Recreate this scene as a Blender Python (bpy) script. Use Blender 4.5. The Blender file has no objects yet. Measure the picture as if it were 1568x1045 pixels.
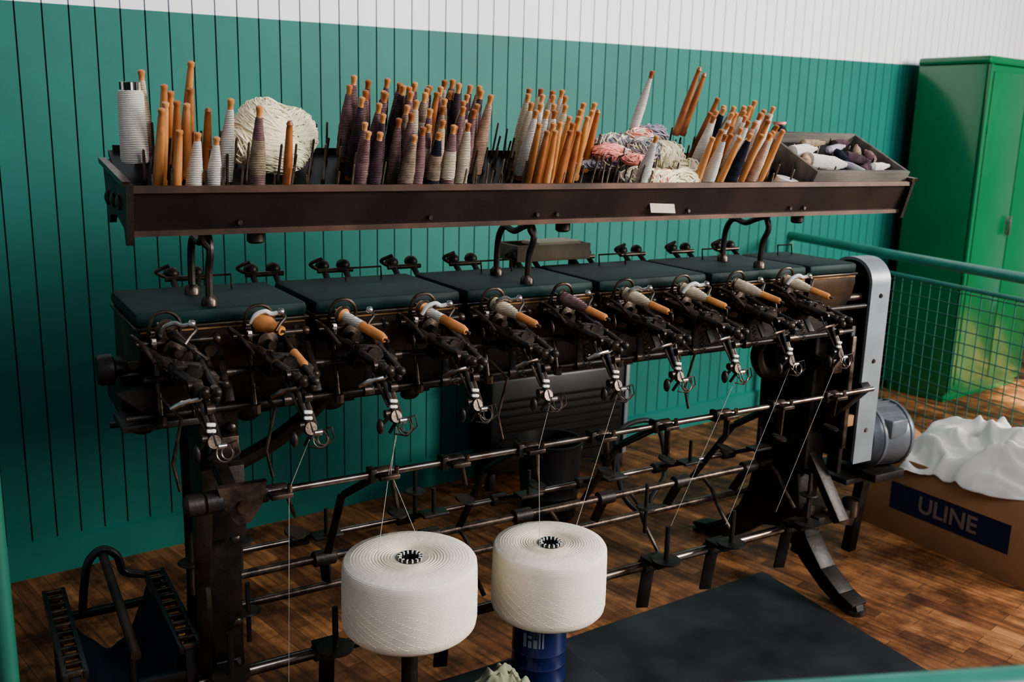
import bpy, bmesh, math, random
from mathutils import Vector, Matrix, noise
random.seed(7)
V=Vector
# ---------------------------------------------------------------- materials
def mat(name,col,rough=0.5,metal=0.0,var=0.0,vscale=8.0,bump=0.0,bscale=60.0,col2=None,spec=0.5,wave=None,stretch=None,coat=0.0):
    m=bpy.data.materials.new(name); m.use_nodes=True
    nt=m.node_tree; N=nt.nodes; L=nt.links
    b=N['Principled BSDF']
    b.inputs['Base Color'].default_value=(*col,1)
    b.inputs['Roughness'].default_value=rough
    b.inputs['Metallic'].default_value=metal
    b.inputs['Specular IOR Level'].default_value=spec
    b.inputs['Coat Weight'].default_value=coat
    b.inputs['Coat Roughness'].default_value=0.12
    tc=N.new('ShaderNodeTexCoord'); src=tc.outputs['Object']
    if stretch:
        mp=N.new('ShaderNodeMapping'); mp.inputs['Scale'].default_value=stretch
        L.new(src,mp.inputs['Vector']); src=mp.outputs['Vector']
    if var>0 or col2:
        n=N.new('ShaderNodeTexNoise'); n.inputs['Scale'].default_value=vscale; n.inputs['Detail'].default_value=6
        L.new(src,n.inputs['Vector'])
        r=N.new('ShaderNodeValToRGB'); r.color_ramp.elements[0].position=0.35; r.color_ramp.elements[1].position=0.68
        c2=col2 if col2 else tuple(min(1,c*(1+var)) for c in col)
        c1=col if col2 else tuple(c*(1-var) for c in col)
        r.color_ramp.elements[0].color=(*c1,1); r.color_ramp.elements[1].color=(*c2,1)
        L.new(n.outputs['Fac'],r.inputs['Fac']); L.new(r.outputs['Color'],b.inputs['Base Color'])
    if bump>0:
        if wave:
            n2=N.new('ShaderNodeTexWave'); n2.bands_direction=wave; n2.inputs['Scale'].default_value=bscale
            n2.inputs['Distortion'].default_value=1.5; n2.inputs['Detail'].default_value=2
            out=n2.outputs['Fac']
        else:
            n2=N.new('ShaderNodeTexNoise'); n2.inputs['Scale'].default_value=bscale; n2.inputs['Detail'].default_value=4
            out=n2.outputs['Fac']
        L.new(src,n2.inputs['Vector'])
        bp=N.new('ShaderNodeBump'); bp.inputs['Strength'].default_value=bump; bp.inputs['Distance'].default_value=0.003
        L.new(out,bp.inputs['Height']); L.new(bp.outputs['Normal'],b.inputs['Normal'])
    return m
M={}
M['green']=mat('wall_green_paint',(0.017,0.160,0.130),0.55,var=0.10,vscale=2,bump=0.15,bscale=25,spec=.35)
M['groove']=mat('groove_shadow_gap',(0.005,0.050,0.041),0.7)
M['white']=mat('wall_white_paint',(0.90,0.91,0.95),0.5,var=0.03,vscale=2)
M['wgroove']=mat('white_groove',(0.45,0.47,0.55),0.7)
M['iron']=mat('cast_iron_black',(0.011,0.010,0.010),0.46,0.3,col2=(0.042,0.031,0.025),vscale=12,bump=0.3,bscale=90)
M['iron2']=mat('worn_iron',(0.025,0.020,0.018),0.36,0.7,col2=(0.14,0.10,0.078),vscale=26,bump=0.2,bscale=120)
M['steel']=mat('steel',(0.27,0.235,0.21),0.28,0.95,col2=(0.08,0.045,0.03),vscale=16)
M['pin']=mat('pin_steel',(0.17,0.145,0.12),0.35,0.9,col2=(0.06,0.04,0.03),vscale=30)
M['chrome']=mat('bright_steel',(0.62,0.60,0.57),0.22,0.95,col2=(.32,.30,.27),vscale=40)
M['brown']=mat('dark_brown_enamel',(0.012,0.009,0.010),0.38,0.2,col2=(0.034,0.021,0.017),vscale=7,bump=0.1,bscale=60)
M['brownlip']=mat('worn_brown_lip',(0.12,0.06,0.042),0.4,0.4,col2=(0.04,0.025,0.02),vscale=9)
M['feltgreen']=mat('housing_dark_green',(0.003,0.019,0.017),0.6,0.0,var=0.3,vscale=5,bump=0.15,bscale=40,spec=.25)
M['front']=mat('housing_front',(0.014,0.010,0.009),0.35,0.4,col2=(0.085,0.048,0.028),vscale=8,bump=0.1,bscale=50)
M['brass']=mat('brass_edge',(0.30,0.17,0.08),0.4,0.7,var=0.4,vscale=20)
M['wood']=mat('bobbin_wood',(0.42,0.165,0.055),0.38,col2=(0.62,0.30,0.115),vscale=22,stretch=(1,1,0.3),bump=0.05,bscale=80)
M['wooddk']=mat('bobbin_wood_dark',(0.24,0.08,0.03),0.4,col2=(0.40,0.15,0.05),vscale=22)
def yarn(name,c,v=0.12,sc=85):
    return mat(name,c,0.88,0,var=v,vscale=55,bump=1.0,bscale=sc,wave='Z',spec=0.12)
M['cream']=yarn('yarn_cream',(0.84,0.70,0.50))
M['whitey']=yarn('yarn_white',(0.92,0.87,0.77),0.05)
M['mauve']=yarn('yarn_mauve',(0.31,0.18,0.18),0.3)
M['purple']=yarn('yarn_purple',(0.11,0.07,0.085),0.3)
M['navy']=yarn('yarn_navy',(0.03,0.035,0.055),0.3)
M['peach']=yarn('yarn_peach',(0.66,0.42,0.29),0.2)
M['taupe']=yarn('yarn_taupe',(0.42,0.31,0.22),0.3)
M['pink']=mat('skein_pink',(0.88,0.36,0.31),.9,var=.1,vscale=30,spec=.1)
M['grey']=mat('skein_grey',(0.36,0.34,0.38),.9,var=.15,vscale=30,spec=.1)
M['fluff']=mat('skein_cream_wool',(0.97,0.88,0.66),.95,var=.03,vscale=20,spec=.05)
M['cone']=mat('cone_yarn',(0.90,0.81,0.68),0.9,var=0.04,vscale=30,bump=0.35,bscale=90,wave='Z',spec=0.1)
M['orange']=mat('orange_wood',(0.58,0.24,0.08),0.35,var=0.25,vscale=20)
M['ceram']=mat('white_ceramic',(0.82,0.80,0.75),0.25)
M['black']=mat('black_plastic',(0.012,0.012,0.013),0.4)
M['rubber']=mat('black_rubber',(0.018,0.018,0.020),0.5,col2=(0.036,0.036,0.040),vscale=6,bump=0.1,bscale=30,spec=.35)
M['grey_paint']=mat('grey_machine_paint',(0.22,0.24,0.26),0.38,0.15,var=0.12,vscale=8)
M['motor_grey']=mat('motor_grey_paint',(0.13,0.145,0.16),0.38,0.2,var=0.15,vscale=8)
M['blue']=mat('blue_can_paint',(0.008,0.016,0.085),0.3,0.2,coat=0.4)
M['canwhite']=mat('can_white_print',(0.20,0.22,0.30),0.4)
M['cabinet']=mat('cabinet_green',(0.006,0.145,0.050),0.25,var=0.08,vscale=3,coat=0.5)
M['rail']=mat('rail_green_paint',(0.05,0.25,0.19),0.35,var=0.15,vscale=9,coat=0.2)
M['wire']=mat('mesh_wire_green',(0.02,0.13,0.09),0.45)
M['card']=mat('cardboard',(0.34,0.175,0.085),0.8,var=0.1,vscale=5,bump=0.1,bscale=50)
M['navyprint']=mat('box_print_blue',(0.008,0.012,0.05),0.6)
M['greyprint']=mat('box_print_text',(0.20,0.15,0.13),0.7)
M['cloth']=mat('white_cotton_cloth',(0.86,0.82,0.77),0.9,var=0.03,vscale=4,bump=0.2,bscale=200,spec=0.1)
M['rag']=mat('olive_rag',(0.26,0.27,0.18),0.9,var=0.2,vscale=6,bump=0.3,bscale=120,spec=0.1)
M['bluefab']=mat('blue_canvas',(0.006,0.010,0.022),0.85,var=0.2,vscale=8,bump=0.3,bscale=150)
M['greywood']=mat('grey_painted_wood',(0.07,0.063,0.056),0.6,col2=(0.18,0.155,0.13),vscale=9,bump=0.2,bscale=50,stretch=(0.4,2,2))
M['cratewood']=mat('crate_wood',(0.16,0.12,0.08),0.65,var=0.3,vscale=9,bump=0.2,bscale=50)
M['tape']=mat('tape_label',(0.50,0.44,0.34),0.7,var=0.1,vscale=30)
M['rod_brown']=mat('brown_handle',(0.035,0.018,0.014),0.45,var=.4,vscale=15)
def floor_mat():
    m=bpy.data.materials.new('wood_floor'); m.use_nodes=True; nt=m.node_tree; N=nt.nodes; L=nt.links; b=N['Principled BSDF']
    tc=N.new('ShaderNodeTexCoord'); mp=N.new('ShaderNodeMapping'); mp.inputs['Rotation'].default_value=(0,0,math.radians(78))
    L.new(tc.outputs['Object'],mp.inputs['Vector'])
    br=N.new('ShaderNodeTexBrick'); br.inputs['Scale'].default_value=1.0; br.inputs['Brick Width'].default_value=0.30; br.inputs['Row Height'].default_value=0.055
    br.inputs['Mortar Size'].default_value=0.0009; br.inputs['Color1'].default_value=(0.0,0,0,1); br.inputs['Color2'].default_value=(1,1,1,1); br.inputs['Mortar'].default_value=(0.5,0.5,0.5,1)
    br.offset=0.37
    L.new(mp.outputs['Vector'],br.inputs['Vector'])
    r=N.new('ShaderNodeValToRGB'); e=r.color_ramp.elements; e[0].color=(0.17,0.070,0.032,1); e[1].color=(0.40,0.19,0.085,1)
    L.new(br.outputs['Color'],r.inputs['Fac'])
    mp2=N.new('ShaderNodeMapping'); mp2.inputs['Scale'].default_value=(3,30,1); L.new(mp.outputs['Vector'],mp2.inputs['Vector'])
    n=N.new('ShaderNodeTexNoise'); n.inputs['Scale'].default_value=1.6; n.inputs['Detail'].default_value=8; L.new(mp2.outputs['Vector'],n.inputs['Vector'])
    n3=N.new('ShaderNodeTexNoise'); n3.inputs['Scale'].default_value=4.0; n3.inputs['Detail'].default_value=8; n3.inputs['Roughness'].default_value=.7; L.new(tc.outputs['Object'],n3.inputs['Vector'])
    r2=N.new('ShaderNodeValToRGB'); r2.color_ramp.elements[0].position=0.3; r2.color_ramp.elements[1].position=0.72; r2.color_ramp.elements[0].color=(0.5,0.45,0.4,1); r2.color_ramp.elements[1].color=(1.3,1.25,1.2,1)
    L.new(n.outputs['Fac'],r2.inputs['Fac'])
    r3=N.new('ShaderNodeValToRGB'); r3.color_ramp.elements[0].position=0.40; r3.color_ramp.elements[1].position=0.60; r3.color_ramp.elements[0].color=(0.34,0.29,0.26,1); r3.color_ramp.elements[1].color=(1.2,1.2,1.15,1)
    L.new(n3.outputs['Fac'],r3.inputs['Fac'])
    x=N.new('ShaderNodeMix'); x.data_type='RGBA'; x.blend_type='MULTIPLY'; x.inputs[0].default_value=1
    L.new(r.outputs['Color'],x.inputs[6]); L.new(r2.outputs['Color'],x.inputs[7])
    y=N.new('ShaderNodeMix'); y.data_type='RGBA'; y.blend_type='MULTIPLY'; y.inputs[0].default_value=1
    L.new(x.outputs[2],y.inputs[6]); L.new(r3.outputs['Color'],y.inputs[7])
    z=N.new('ShaderNodeMix'); z.data_type='RGBA'; z.inputs[7].default_value=(0.03,0.013,0.007,1)
    L.new(br.outputs['Fac'],z.inputs[0]); L.new(y.outputs[2],z.inputs[6]); L.new(z.outputs[2],b.inputs['Base Color'])
    rr=N.new('ShaderNodeMapRange'); rr.inputs[3].default_value=.42; rr.inputs[4].default_value=.68; L.new(n3.outputs['Fac'],rr.inputs[0]); L.new(rr.outputs[0],b.inputs['Roughness'])
    b.inputs['Specular IOR Level'].default_value=.4
    bp=N.new('ShaderNodeBump'); bp.inputs['Strength'].default_value=0.15; bp.inputs['Distance'].default_value=0.002; L.new(n.outputs['Fac'],bp.inputs['Height']); L.new(bp.outputs['Normal'],b.inputs['Normal'])
    return m
M['floor']=floor_mat()
# ---------------------------------------------------------------- builder
def basis(d):
    d=V(d).normalized(); q=V((0,0,1)).rotation_difference(d); return q.to_matrix()
class B:
    def __init__(s): s.v=[]; s.f=[]; s.m=[]; s.mats=[]
    def mi(s,k):
        if k not in s.mats: s.mats.append(k)
        return s.mats.index(k)
    def add(s,vs,fs,k):
        o=len(s.v); s.v+= [tuple(v) for v in vs]; i=s.mi(k)
        for f in fs: s.f.append(tuple(a+o for a in f)); s.m.append(i)
    def lathe(s,prof,org,axis=(0,0,1),k='iron',seg=12,cap=True,sx=1.0):
        R=basis(axis); org=V(org); vs=[];
        for r,z in prof:
            for j in range(seg):
                a=2*math.pi*j/seg; vs.append(org+R@V((r*math.cos(a)*sx,r*math.sin(a),z)))
        n=len(prof)
        ks=k if isinstance(k,list) else [k]*(n-1)
        o=len(s.v); s.v+=[tuple(v) for v in vs]
        for i in range(n-1):
            mi=s.mi(ks[i])
            for j in range(seg):
                j2=(j+1)%seg; s.f.append((o+i*seg+j,o+i*seg+j2,o+(i+1)*seg+j2,o+(i+1)*seg+j)); s.m.append(mi)
        if cap:
            if prof[0][0]>1e-5: s.f.append(tuple(o+j for j in reversed(range(seg)))); s.m.append(s.mi(ks[0]))
            if prof[-1][0]>1e-5: s.f.append(tuple(o+(n-1)*seg+j for j in range(seg))); s.m.append(s.mi(ks[-1]))
    def rod(s,a,b,r,k='iron',seg=10,r2=None):
        a=V(a);b=V(b); s.lathe([(r,0),(r if r2 is None else r2,(b-a).length)],a,b-a,k,seg)
    def path(s,pts,r,k='iron',seg=8,closed=False):
        pts=[V(p) for p in pts]; n=len(pts); vs=[]; rr=r if isinstance(r,list) else [r]*n
        t0=(pts[1]-pts[0]).normalized(); ref=V((0,0,1)) if abs(t0.z)<0.9 else V((1,0,0)); nn=t0.cross(ref).normalized()
        for i in range(n):
            if closed: t=(pts[(i+1)%n]-pts[i-1])
            else: t=pts[min(i+1,n-1)]-pts[max(i-1,0)]
            t=t.normalized() if t.length>1e-9 else t0
            nn=(nn-t*nn.dot(t)); nn=nn.normalized() if nn.length>1e-6 else t.orthogonal().normalized()
            bb=t.cross(nn)
            for j in range(seg):
                a=2*math.pi*j/seg; vs.append(pts[i]+rr[i]*(math.cos(a)*nn+math.sin(a)*bb))
        fs=[]
        for i in range(n if closed else n-1):
            i2=(i+1)%n
            for j in range(seg): fs.append((i*seg+j,i*seg+(j+1)%seg,i2*seg+(j+1)%seg,i2*seg+j))
        if not closed: fs.append(tuple(reversed(range(seg)))); fs.append(tuple((n-1)*seg+j for j in range(seg)))
        s.add(vs,fs,k)
    def spath(s,pts,r,k='iron',seg=8,sub=6):
        P=[V(p) for p in pts]; out=[]
        for i in range(len(P)-1):
            p0=P[max(i-1,0)];p1=P[i];p2=P[i+1];p3=P[min(i+2,len(P)-1)]
            for j in range(sub):
                t=j/sub; out.append(0.5*((2*p1)+(p2-p0)*t+(2*p0-5*p1+4*p2-p3)*t*t+(3*p1-p0-3*p2+p3)*t**3))
        out.append(P[-1]); s.path(out,r,k,seg)
    def coil(s,a,b,R_,r,turns,k='steel',seg=5):
        a=V(a);b=V(b);Rm=basis(b-a);L=(b-a).length; n=turns*8
        s.path([a+Rm@V((R_*math.cos(2*math.pi*i/8),R_*math.sin(2*math.pi*i/8),L*i/n)) for i in range(n+1)],r,k,seg)
    def box(s,c,size,k='iron',rot=None,bev=0.003):
        bm=bmesh.new(); bmesh.ops.create_cube(bm,size=1)
        for v in bm.verts: v.co=V((v.co.x*size[0],v.co.y*size[1],v.co.z*size[2]))
        if bev>0: bmesh.ops.bevel(bm,geom=bm.edges[:],offset=min(bev,min(size)*0.45),segments=2,affect='EDGES',profile=0.5)
        R=rot if rot is not None else Matrix.Identity(3); c=V(c)
        bm.verts.index_update()
        s.add([c+R@v.co for v in bm.verts],[[v.index for v in f.verts] for f in bm.faces],k); bm.free()
    def bar(s,a,b,w,h,k='iron',bev=0.002):
        a=V(a);b=V(b); s.box((a+b)/2,(w,h,(b-a).length),k,basis(b-a),bev)
    def prism(s,poly,x0,x1,k='iron',axis='X'):
        n=len(poly)
        if axis=='X': vs=[(x0,p[0],p[1]) for p in poly]+[(x1,p[0],p[1]) for p in poly]
        elif axis=='Y': vs=[(p[0],x0,p[1]) for p in poly]+[(p[0],x1,p[1]) for p in poly]
        else: vs=[(p[0],p[1],x0) for p in poly]+[(p[0],p[1],x1) for p in poly]
        fs=[tuple(range(n)),tuple(reversed(range(n,2*n)))]+[(i,(i+1)%n,n+(i+1)%n,n+i) for i in range(n)]
        s.add(vs,fs,k)
    def ball(s,c,r,k='iron',seg=12,sc=(1,1,1)):
        n=seg//2; prof=[(r*math.sin(math.pi*i/n),-r*math.cos(math.pi*i/n)) for i in range(n+1)]
        o=len(s.v); s.lathe([(max(p,1e-6),z) for p,z in prof],(0,0,0),(0,0,1),k,seg,False)
        for i in range(o,len(s.v)):
            v=s.v[i]; s.v[i]=(c[0]+v[0]*sc[0],c[1]+v[1]*sc[1],c[2]+v[2]*sc[2])
    def make(s,name,parent=None,sharp=38,col=None):
        me=bpy.data.meshes.new(name); me.from_pydata(s.v,[],s.f); 
        for k in s.mats: me.materials.append(M[k])
        me.polygons.foreach_set('material_index',s.m)
        me.polygons.foreach_set('use_smooth',[True]*len(s.f)); me.update()
        bm=bmesh.new(); bm.from_mesh(me); bmesh.ops.recalc_face_normals(bm,faces=bm.faces[:]); bm.to_mesh(me); bm.free()
        me.set_sharp_from_angle(angle=math.radians(sharp))
        o=bpy.data.objects.new(name,me); bpy.context.scene.collection.objects.link(o)
        if parent: o.parent=parent
        return o
def empty(name):
    o=bpy.data.objects.new(name,None); bpy.context.scene.collection.objects.link(o); return o
# ---------------------------------------------------------------- room
def wallY(x): return 3.53+0.098*x
def zb(x): return 1.955+0.021*x
b=B(); x=-2.0; xs=[]
while x<8.5:
    xs+= [(x,0.0,0),(x+0.0760,0.0,0),(x+0.0772,0.008,1),(x+0.0798,0.008,1),(x+0.0810,0.0,1)]; x+=0.0810
for i in range(len(xs)-1):
    (x0,d0,_),(x1,d1,_)=xs[i],xs[i+1]
    g = d0>0 or d1>0
    if x1-x0<1e-5: continue
    for (za,zc,ma) in ((0,None,'groove' if g else 'green'),(None,3.4,'wgroove' if g else 'white')):
        a0=za if za is not None else zb(x0); a1=za if za is not None else zb(x1)
        c0=zc if zc is not None else zb(x0); c1=zc if zc is not None else zb(x1)
        b.add([(x0,wallY(x0)+d0,a0),(x1,wallY(x1)+d1,a1),(x1,wallY(x1)+d1,c1),(x0,wallY(x0)+d0,c0)],[(0,1,2,3)],ma)
b.add([(-2,wallY(-2)+.01,0),(8.5,wallY(8.5)+.01,0),(8.5,wallY(8.5)+.15,0),(-2,wallY(-2)+.15,0),(-2,wallY(-2)+.01,3.4),(8.5,wallY(8.5)+.01,3.4),(8.5,wallY(8.5)+.15,3.4),(-2,wallY(-2)+.15,3.4)],[(0,1,2,3),(7,6,5,4),(0,3,7,4),(1,5,6,2),(3,2,6,7)],'white')
b.make('wall_back')
b=B(); 
b.add([(-2,wallY(-2)-.018,0),(8.5,wallY(8.5)-.018,0),(8.5,wallY(8.5),0),(-2,wallY(-2),0),(-2,wallY(-2)-.018,.12),(8.5,wallY(8.5)-.018,.12),(8.5,wallY(8.5),.13),(-2,wallY(-2),.13)],[(0,1,5,4),(4,5,6,7),(0,3,2,1),(0,4,7,3),(1,2,6,5)],'green')
b.make('baseboard_back')
b=B(); b.box((3.2,1.0,-0.05),(11,8,0.1),'floor',bev=0); b.make('floor')
b=B(); b.prism([(0.75,0.6),(2.42,0.6),(2.5,1.68),(2.54,2.33),(0.95,2.24)],0.001,0.006,'rubber','Z'); b.make('rubber_floor_mat')
# ---------------------------------------------------------------- machine
mach=empty('yarn_winding_machine')
TX0,TX1=0.335,2.71
SL=0.50
def trayZ(y): return 1.415+(y-2.06)*SL
b=B()
b.prism([(2.050,1.378),(2.020,1.462),(2.030,1.466),(2.062,1.380)],TX0,TX1,'brown')
b.prism([(2.012,1.458),(2.012,1.472),(2.038,1.472),(2.038,1.462)],TX0-.004,TX1+.004,'brownlip')
b.prism([(2.044,1.368),(2.044,1.380),(2.085,1.384),(2.085,1.372)],TX0,TX1,'brownlip')
b.prism([(2.06,1.405),(2.06,1.414),(2.30,1.534),(2.30,1.522)],TX0,TX1,'black')
b.prism([(2.295,1.50),(2.305,1.50),(2.305,1.545),(2.295,1.545)],TX0+.01,TX1,'brown')
for xx,s in ((TX0,-1),(TX1,1)):
    b.prism([(2.004,1.476),(2.036,1.352),(2.05,1.352),(2.06,1.385),(2.14,1.405),(2.22,1.40),(2.24,1.38),(2.25,1.38),(2.29,1.51),(2.275,1.515),(2.20,1.482),(2.05,1.476)],xx,xx+s*0.014,'iron')
    b.prism([(2.004,1.472),(2.0,1.482),(2.295,1.518),(2.29,1.506)],xx-0.006,xx+s*0.022,'iron2')
    for yy in (2.09,2.16,2.23):
        b.lathe([(0.016,0),(0.016,0.006),(0.006,0.01)],(xx+s*0.013,yy,1.435),(s,0,0),'iron2')
b.box((1.70,2.0325,1.402),(0.085,0.003,0.026),'tape',Matrix.Rotation(math.radians(-19),3,'X')@Matrix.Rotation(.04,3,'Y'),0)
for xx in (0.55,1.3,1.36,2.2,2.26,1.0,1.8): b.lathe([(0.007,0),(0.005,0.004)],(xx,2.040,1.392),(0,-1,0),'iron2',8)
for xx in (.6,1.42,2.3): b.lathe([(0.02,0),(0.02,-.03),(0.014,-0.035)],(xx,2.10,1.375),(0,0,1),'iron',12)
tray=b.make('bobbin_tray',mach)
LEAN=math.radians(22)
AX=V((0,-math.sin(LEAN),math.cos(LEAN)))
b=B()
for r in range(6):
    y=2.085+r*0.040
    n=int((TX1-TX0-0.08)/0.036)
    for i in range(n):
        xx=TX0+0.05+i*0.036+(r%2)*0.018
        if random.random()<0.2: continue
        ax=(AX+V((random.uniform(-.07,.07),random.uniform(-.05,.05)+.08,0))).normalized()
        h=random.uniform(0.062,0.098)
        p=V((xx,y,trayZ(y)))
        b.lathe([(0.0048,0),(0.0048,0.01),(0.0032,0.012),(0.0029,h),(0.0012,h+.003)],p,ax,'pin',6)
b.make('tray_pins',mach)
b=B()
for X in (0.50,1.33,2.18):
    b.spath([(X,2.13,1.14),(X,2.125,1.22),(X,2.12,1.28),(X,2.10,1.325),(X,2.115,1.358),(X,2.15,1.352),(X,2.20,1.335),(X,2.25,1.342),(X,2.28,1.315),(X,2.29,1.26),(X,2.29,1.18)],0.0088,'iron')
    b.spath([(X,2.10,1.33),(X-.02,2.09,1.355),(X-.01,2.08,1.385)],0.007,'iron')
    b.spath([(X,2.27,1.34),(X+.02,2.265,1.38),(X+.01,2.26,1.48)],0.008,'iron')
    b.box((X,2.09,1.374),(0.10,0.05,0.012),'iron')
    b.lathe([(0.018,0),(0.018,0.02),(0.011,0.03)],(X,2.127,1.195),(0,0,1),'iron2')
    b.lathe([(0.018,0),(0.018,0.02),(0.011,0.03)],(X,2.29,1.195),(0,0,1),'iron2')
b.make('tray_brackets',mach)
# housings
HX=[(0.336,0.715),(0.732,1.115),(1.132,1.528),(1.545,1.94),(1.957,2.362),(2.377,2.60)]
b=B()
for (a,c) in HX:
    w=c-a; xm=(a+c)/2
    b.box((xm,2.255,1.185),(w,0.32,0.034),'feltgreen',bev=0.012)
    b.box((xm,2.255,1.165),(w+.004,0.328,0.008),'front',bev=0.002)
    b.prism([(2.097,1.162),(2.094,1.135),(2.105,1.085),(2.13,1.045),(2.40,1.045),(2.415,1.10),(2.415,1.162)],a+.006,c-.006,'front')
    b.rod((a+.01,2.095,1.158),(c-.01,2.095,1.158),0.0035,'brass',6)
    if w>0.3:
        for xx in (a+.03,xm-.02,xm+.02,c-.03): b.lathe([(0.007,0),(0.007,0.006),(0.003,0.010)],(xx,2.095,1.142),(0,-1,0),'steel',8)
        for xx in (a+.15,c-.05): b.lathe([(0.026,0),(0.026,0.012),(0.014,0.016),(.014,.03)],(xx,2.10,1.115),(0,-1,-.1),'iron2',16)
    hx=xm+.03; hw=min(.10,w*.3)/1
    b.path([(hx-hw/2,2.34,1.20),(hx-hw/2,2.345,1.235),(hx+hw/2,2.345,1.235),(hx+hw/2,2.34,1.20)],0.003,'iron2',6)
b.make('gear_housings',mach,sharp=30)
# frame
b=B()
b.box((1.47,2.27,1.0),(2.32,0.20,0.10),'iron',bev=.006)
b.box((1.47,2.20,0.955),(2.32,0.14,0.012),'iron')
b.rod((0.27,2.14,1.075),(2.68,2.14,1.075),0.013,'iron2')
b.lathe([(0.03,0),(0.034,0.006),(0.034,0.03),(0.02,0.036),(0.015,0.06)],(0.262,2.14,1.075),(1,0,0),'iron',18)
b.prism([(0.285,1.04),(0.36,0.97),(0.50,0.95),(0.50,1.05)],2.06,2.10,'iron','Y')
b.box((0.37,2.10,0.965),(0.16,0.12,0.016),'iron')
def leg(X,dirf):
    prof=[(2.21,0.97),(2.225,0.80),(2.235,0.60),(2.235,0.42),(2.215,0.30),(2.17,0.20),(2.09,0.11),(2.00,0.055),(1.94,0.035),(1.925,0.0),(2.02,0.0),(2.10,0.035),(2.19,0.095),(2.27,0.16),(2.335,0.18),(2.40,0.16),(2.48,0.095),(2.57,0.035),(2.66,0.0),(2.765,0.0),(2.75,0.035),(2.67,0.055),(2.58,0.11),(2.50,0.20),(2.455,0.30),(2.435,0.42),(2.435,0.60),(2.44,0.80),(2.45,0.97)]
    b.prism(prof,X-.017,X+.017,'iron')
    pts=[(X,p[0],p[1]) for p in prof[0:9]]; 
    for i in range(8): b.bar(pts[i],pts[i+1],0.075,0.014,'iron',.003)
    pts=[(X,p[0],p[1]) for p in prof[20:]]
    for i in range(len(pts)-1): b.bar(pts[i],pts[i+1],0.075,0.014,'iron',.003)
    b.box((X,2.33,0.965),(0.12,0.30,0.03),'iron')
    for yy in (1.955,2.735): b.lathe([(0.036,0),(0.036,0.014),(0.014,0.018),(0.014,0.032)],(X,yy,0.0),(0,0,1),'iron2',16)
leg(0.52,1); leg(2.60,1)
b.prism([(2.17,0.95),(2.19,0.62),(2.20,0.30),(2.19,0.05),(2.25,0.02),(2.30,0.3),(2.30,0.95)],0.475,0.565,'iron')
b.box((0.52,2.165,0.72),(0.10,0.03,0.18),'iron'); b.box((0.52,2.15,0.86),(0.07,0.04,0.06),'iron2')
for zz in (.40,.62,.66,.9): b.lathe([(.012,0),(.012,.012),(.006,.016)],(.545,2.17,zz),(0,-1,0),'iron2',8)
b.prism([(0.465,0.825),(0.575,0.825),(0.56,0.77),(0.535,0.735),(0.505,0.735),(0.48,0.77)],1.98,2.0,'iron2','Y')
b.lathe([(0.016,0),(0.016,0.006)],(0.52,1.98,0.775),(0,-1,0),'steel')
b.bar((0.50,2.0,0.80),(0.50,2.19,0.86),0.03,0.03,'iron')
b.box((2.60,2.22,0.70),(0.09,0.05,0.50),'iron'); b.bar((2.60,2.22,0.52),(2.60,2.05,0.30),0.05,0.03,'iron'); b.bar((2.60,2.20,0.6),(2.60,2.01,0.80),0.04,0.03,'iron')
b.box((2.56,2.15,0.85),(0.05,0.10,0.05),'iron2'); b.box((2.62,2.10,0.75),(0.02,0.02,0.4),'iron2')
b.box((2.60,2.15,0.30),(0.16,0.14,0.03),'iron'); b.lathe([(0.03,0),(0.03,0.06),(0.02,0.065)],(2.74,2.13,0.27),(0,0,1),'steel',14)
b.bar((2.5,2.13,0.33),(2.76,2.13,0.25),0.05,0.02,'iron2')
b.box((1.47,2.42,0.97),(2.2,0.03,0.12),'iron',bev=.005)
b.spath([(2.30,2.2,.95),(2.33,2.25,.88),(2.42,2.3,.80),(2.56,2.33,.76)],.022,'iron',8)
b.spath([(.80,2.2,.95),(.76,2.25,.88),(.68,2.3,.80),(.57,2.33,.74)],.022,'iron',8)
b.make('cast_iron_frame',mach)
# rods
b=B()
def fit(p,s=1.0,k='iron2'):
    b.lathe([(0.012*s,-.026*s),(0.017*s,-0.022*s),(0.017*s,0.022*s),(0.012*s,.026*s)],p,(1,0,0),k,12)
b.rod((0.46,2.0,0.79),(2.62,2.0,0.79),0.0085,'steel',12)
b.rod((0.60,2.40,0.475),(2.68,2.40,0.475),0.009,'steel',12)
b.rod((0.60,2.34,0.435),(2.68,2.34,0.435),0.012,'iron2',12)
b.rod((0.44,2.15,0.27),(2.76,2.15,0.27),0.015,'steel',14)
b.rod((0.34,2.05,1.065),(2.60,2.05,1.065),0.008,'iron',10)
b.rod((0.30,2.05,0.985),(2.55,2.05,0.985),0.007,'iron',10)
b.rod((0.34,2.60,0.81),(2.55,2.60,0.81),0.009,'iron2',10)
b.rod((0.45,2.47,0.28),(2.66,2.47,0.28),0.012,'iron2',10)
for i,X in enumerate((0.60,0.86,1.05,1.27,1.50,1.72,1.95,2.18,2.42)):
    fit((X,2.0,0.79)); b.box((X,1.975,0.792),(0.05,0.045,0.012),'iron2'); b.rod((X+.02,1.965,0.79),(X+.02,1.965,0.815),0.006,'steel',8)
    b.box((X-.03,2.0,.79),(.016,.034,.034),'iron')
    b.bar((X+.02,2.0,0.79),(X+.05,2.03,0.68 if i%2 else .71),0.02,0.008,'iron2'); b.lathe([(0.026,0),(0.026,0.006)],(X+.05,2.03,0.665),(0.2,-.2,1),'iron')
    if i%2: b.bar((X,2.0,.79),(X-.06,2.12,.70),.025,.012,'iron'); b.bar((X-.06,2.12,.70),(X-.02,2.34,.44),.02,.01,'iron')
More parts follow.
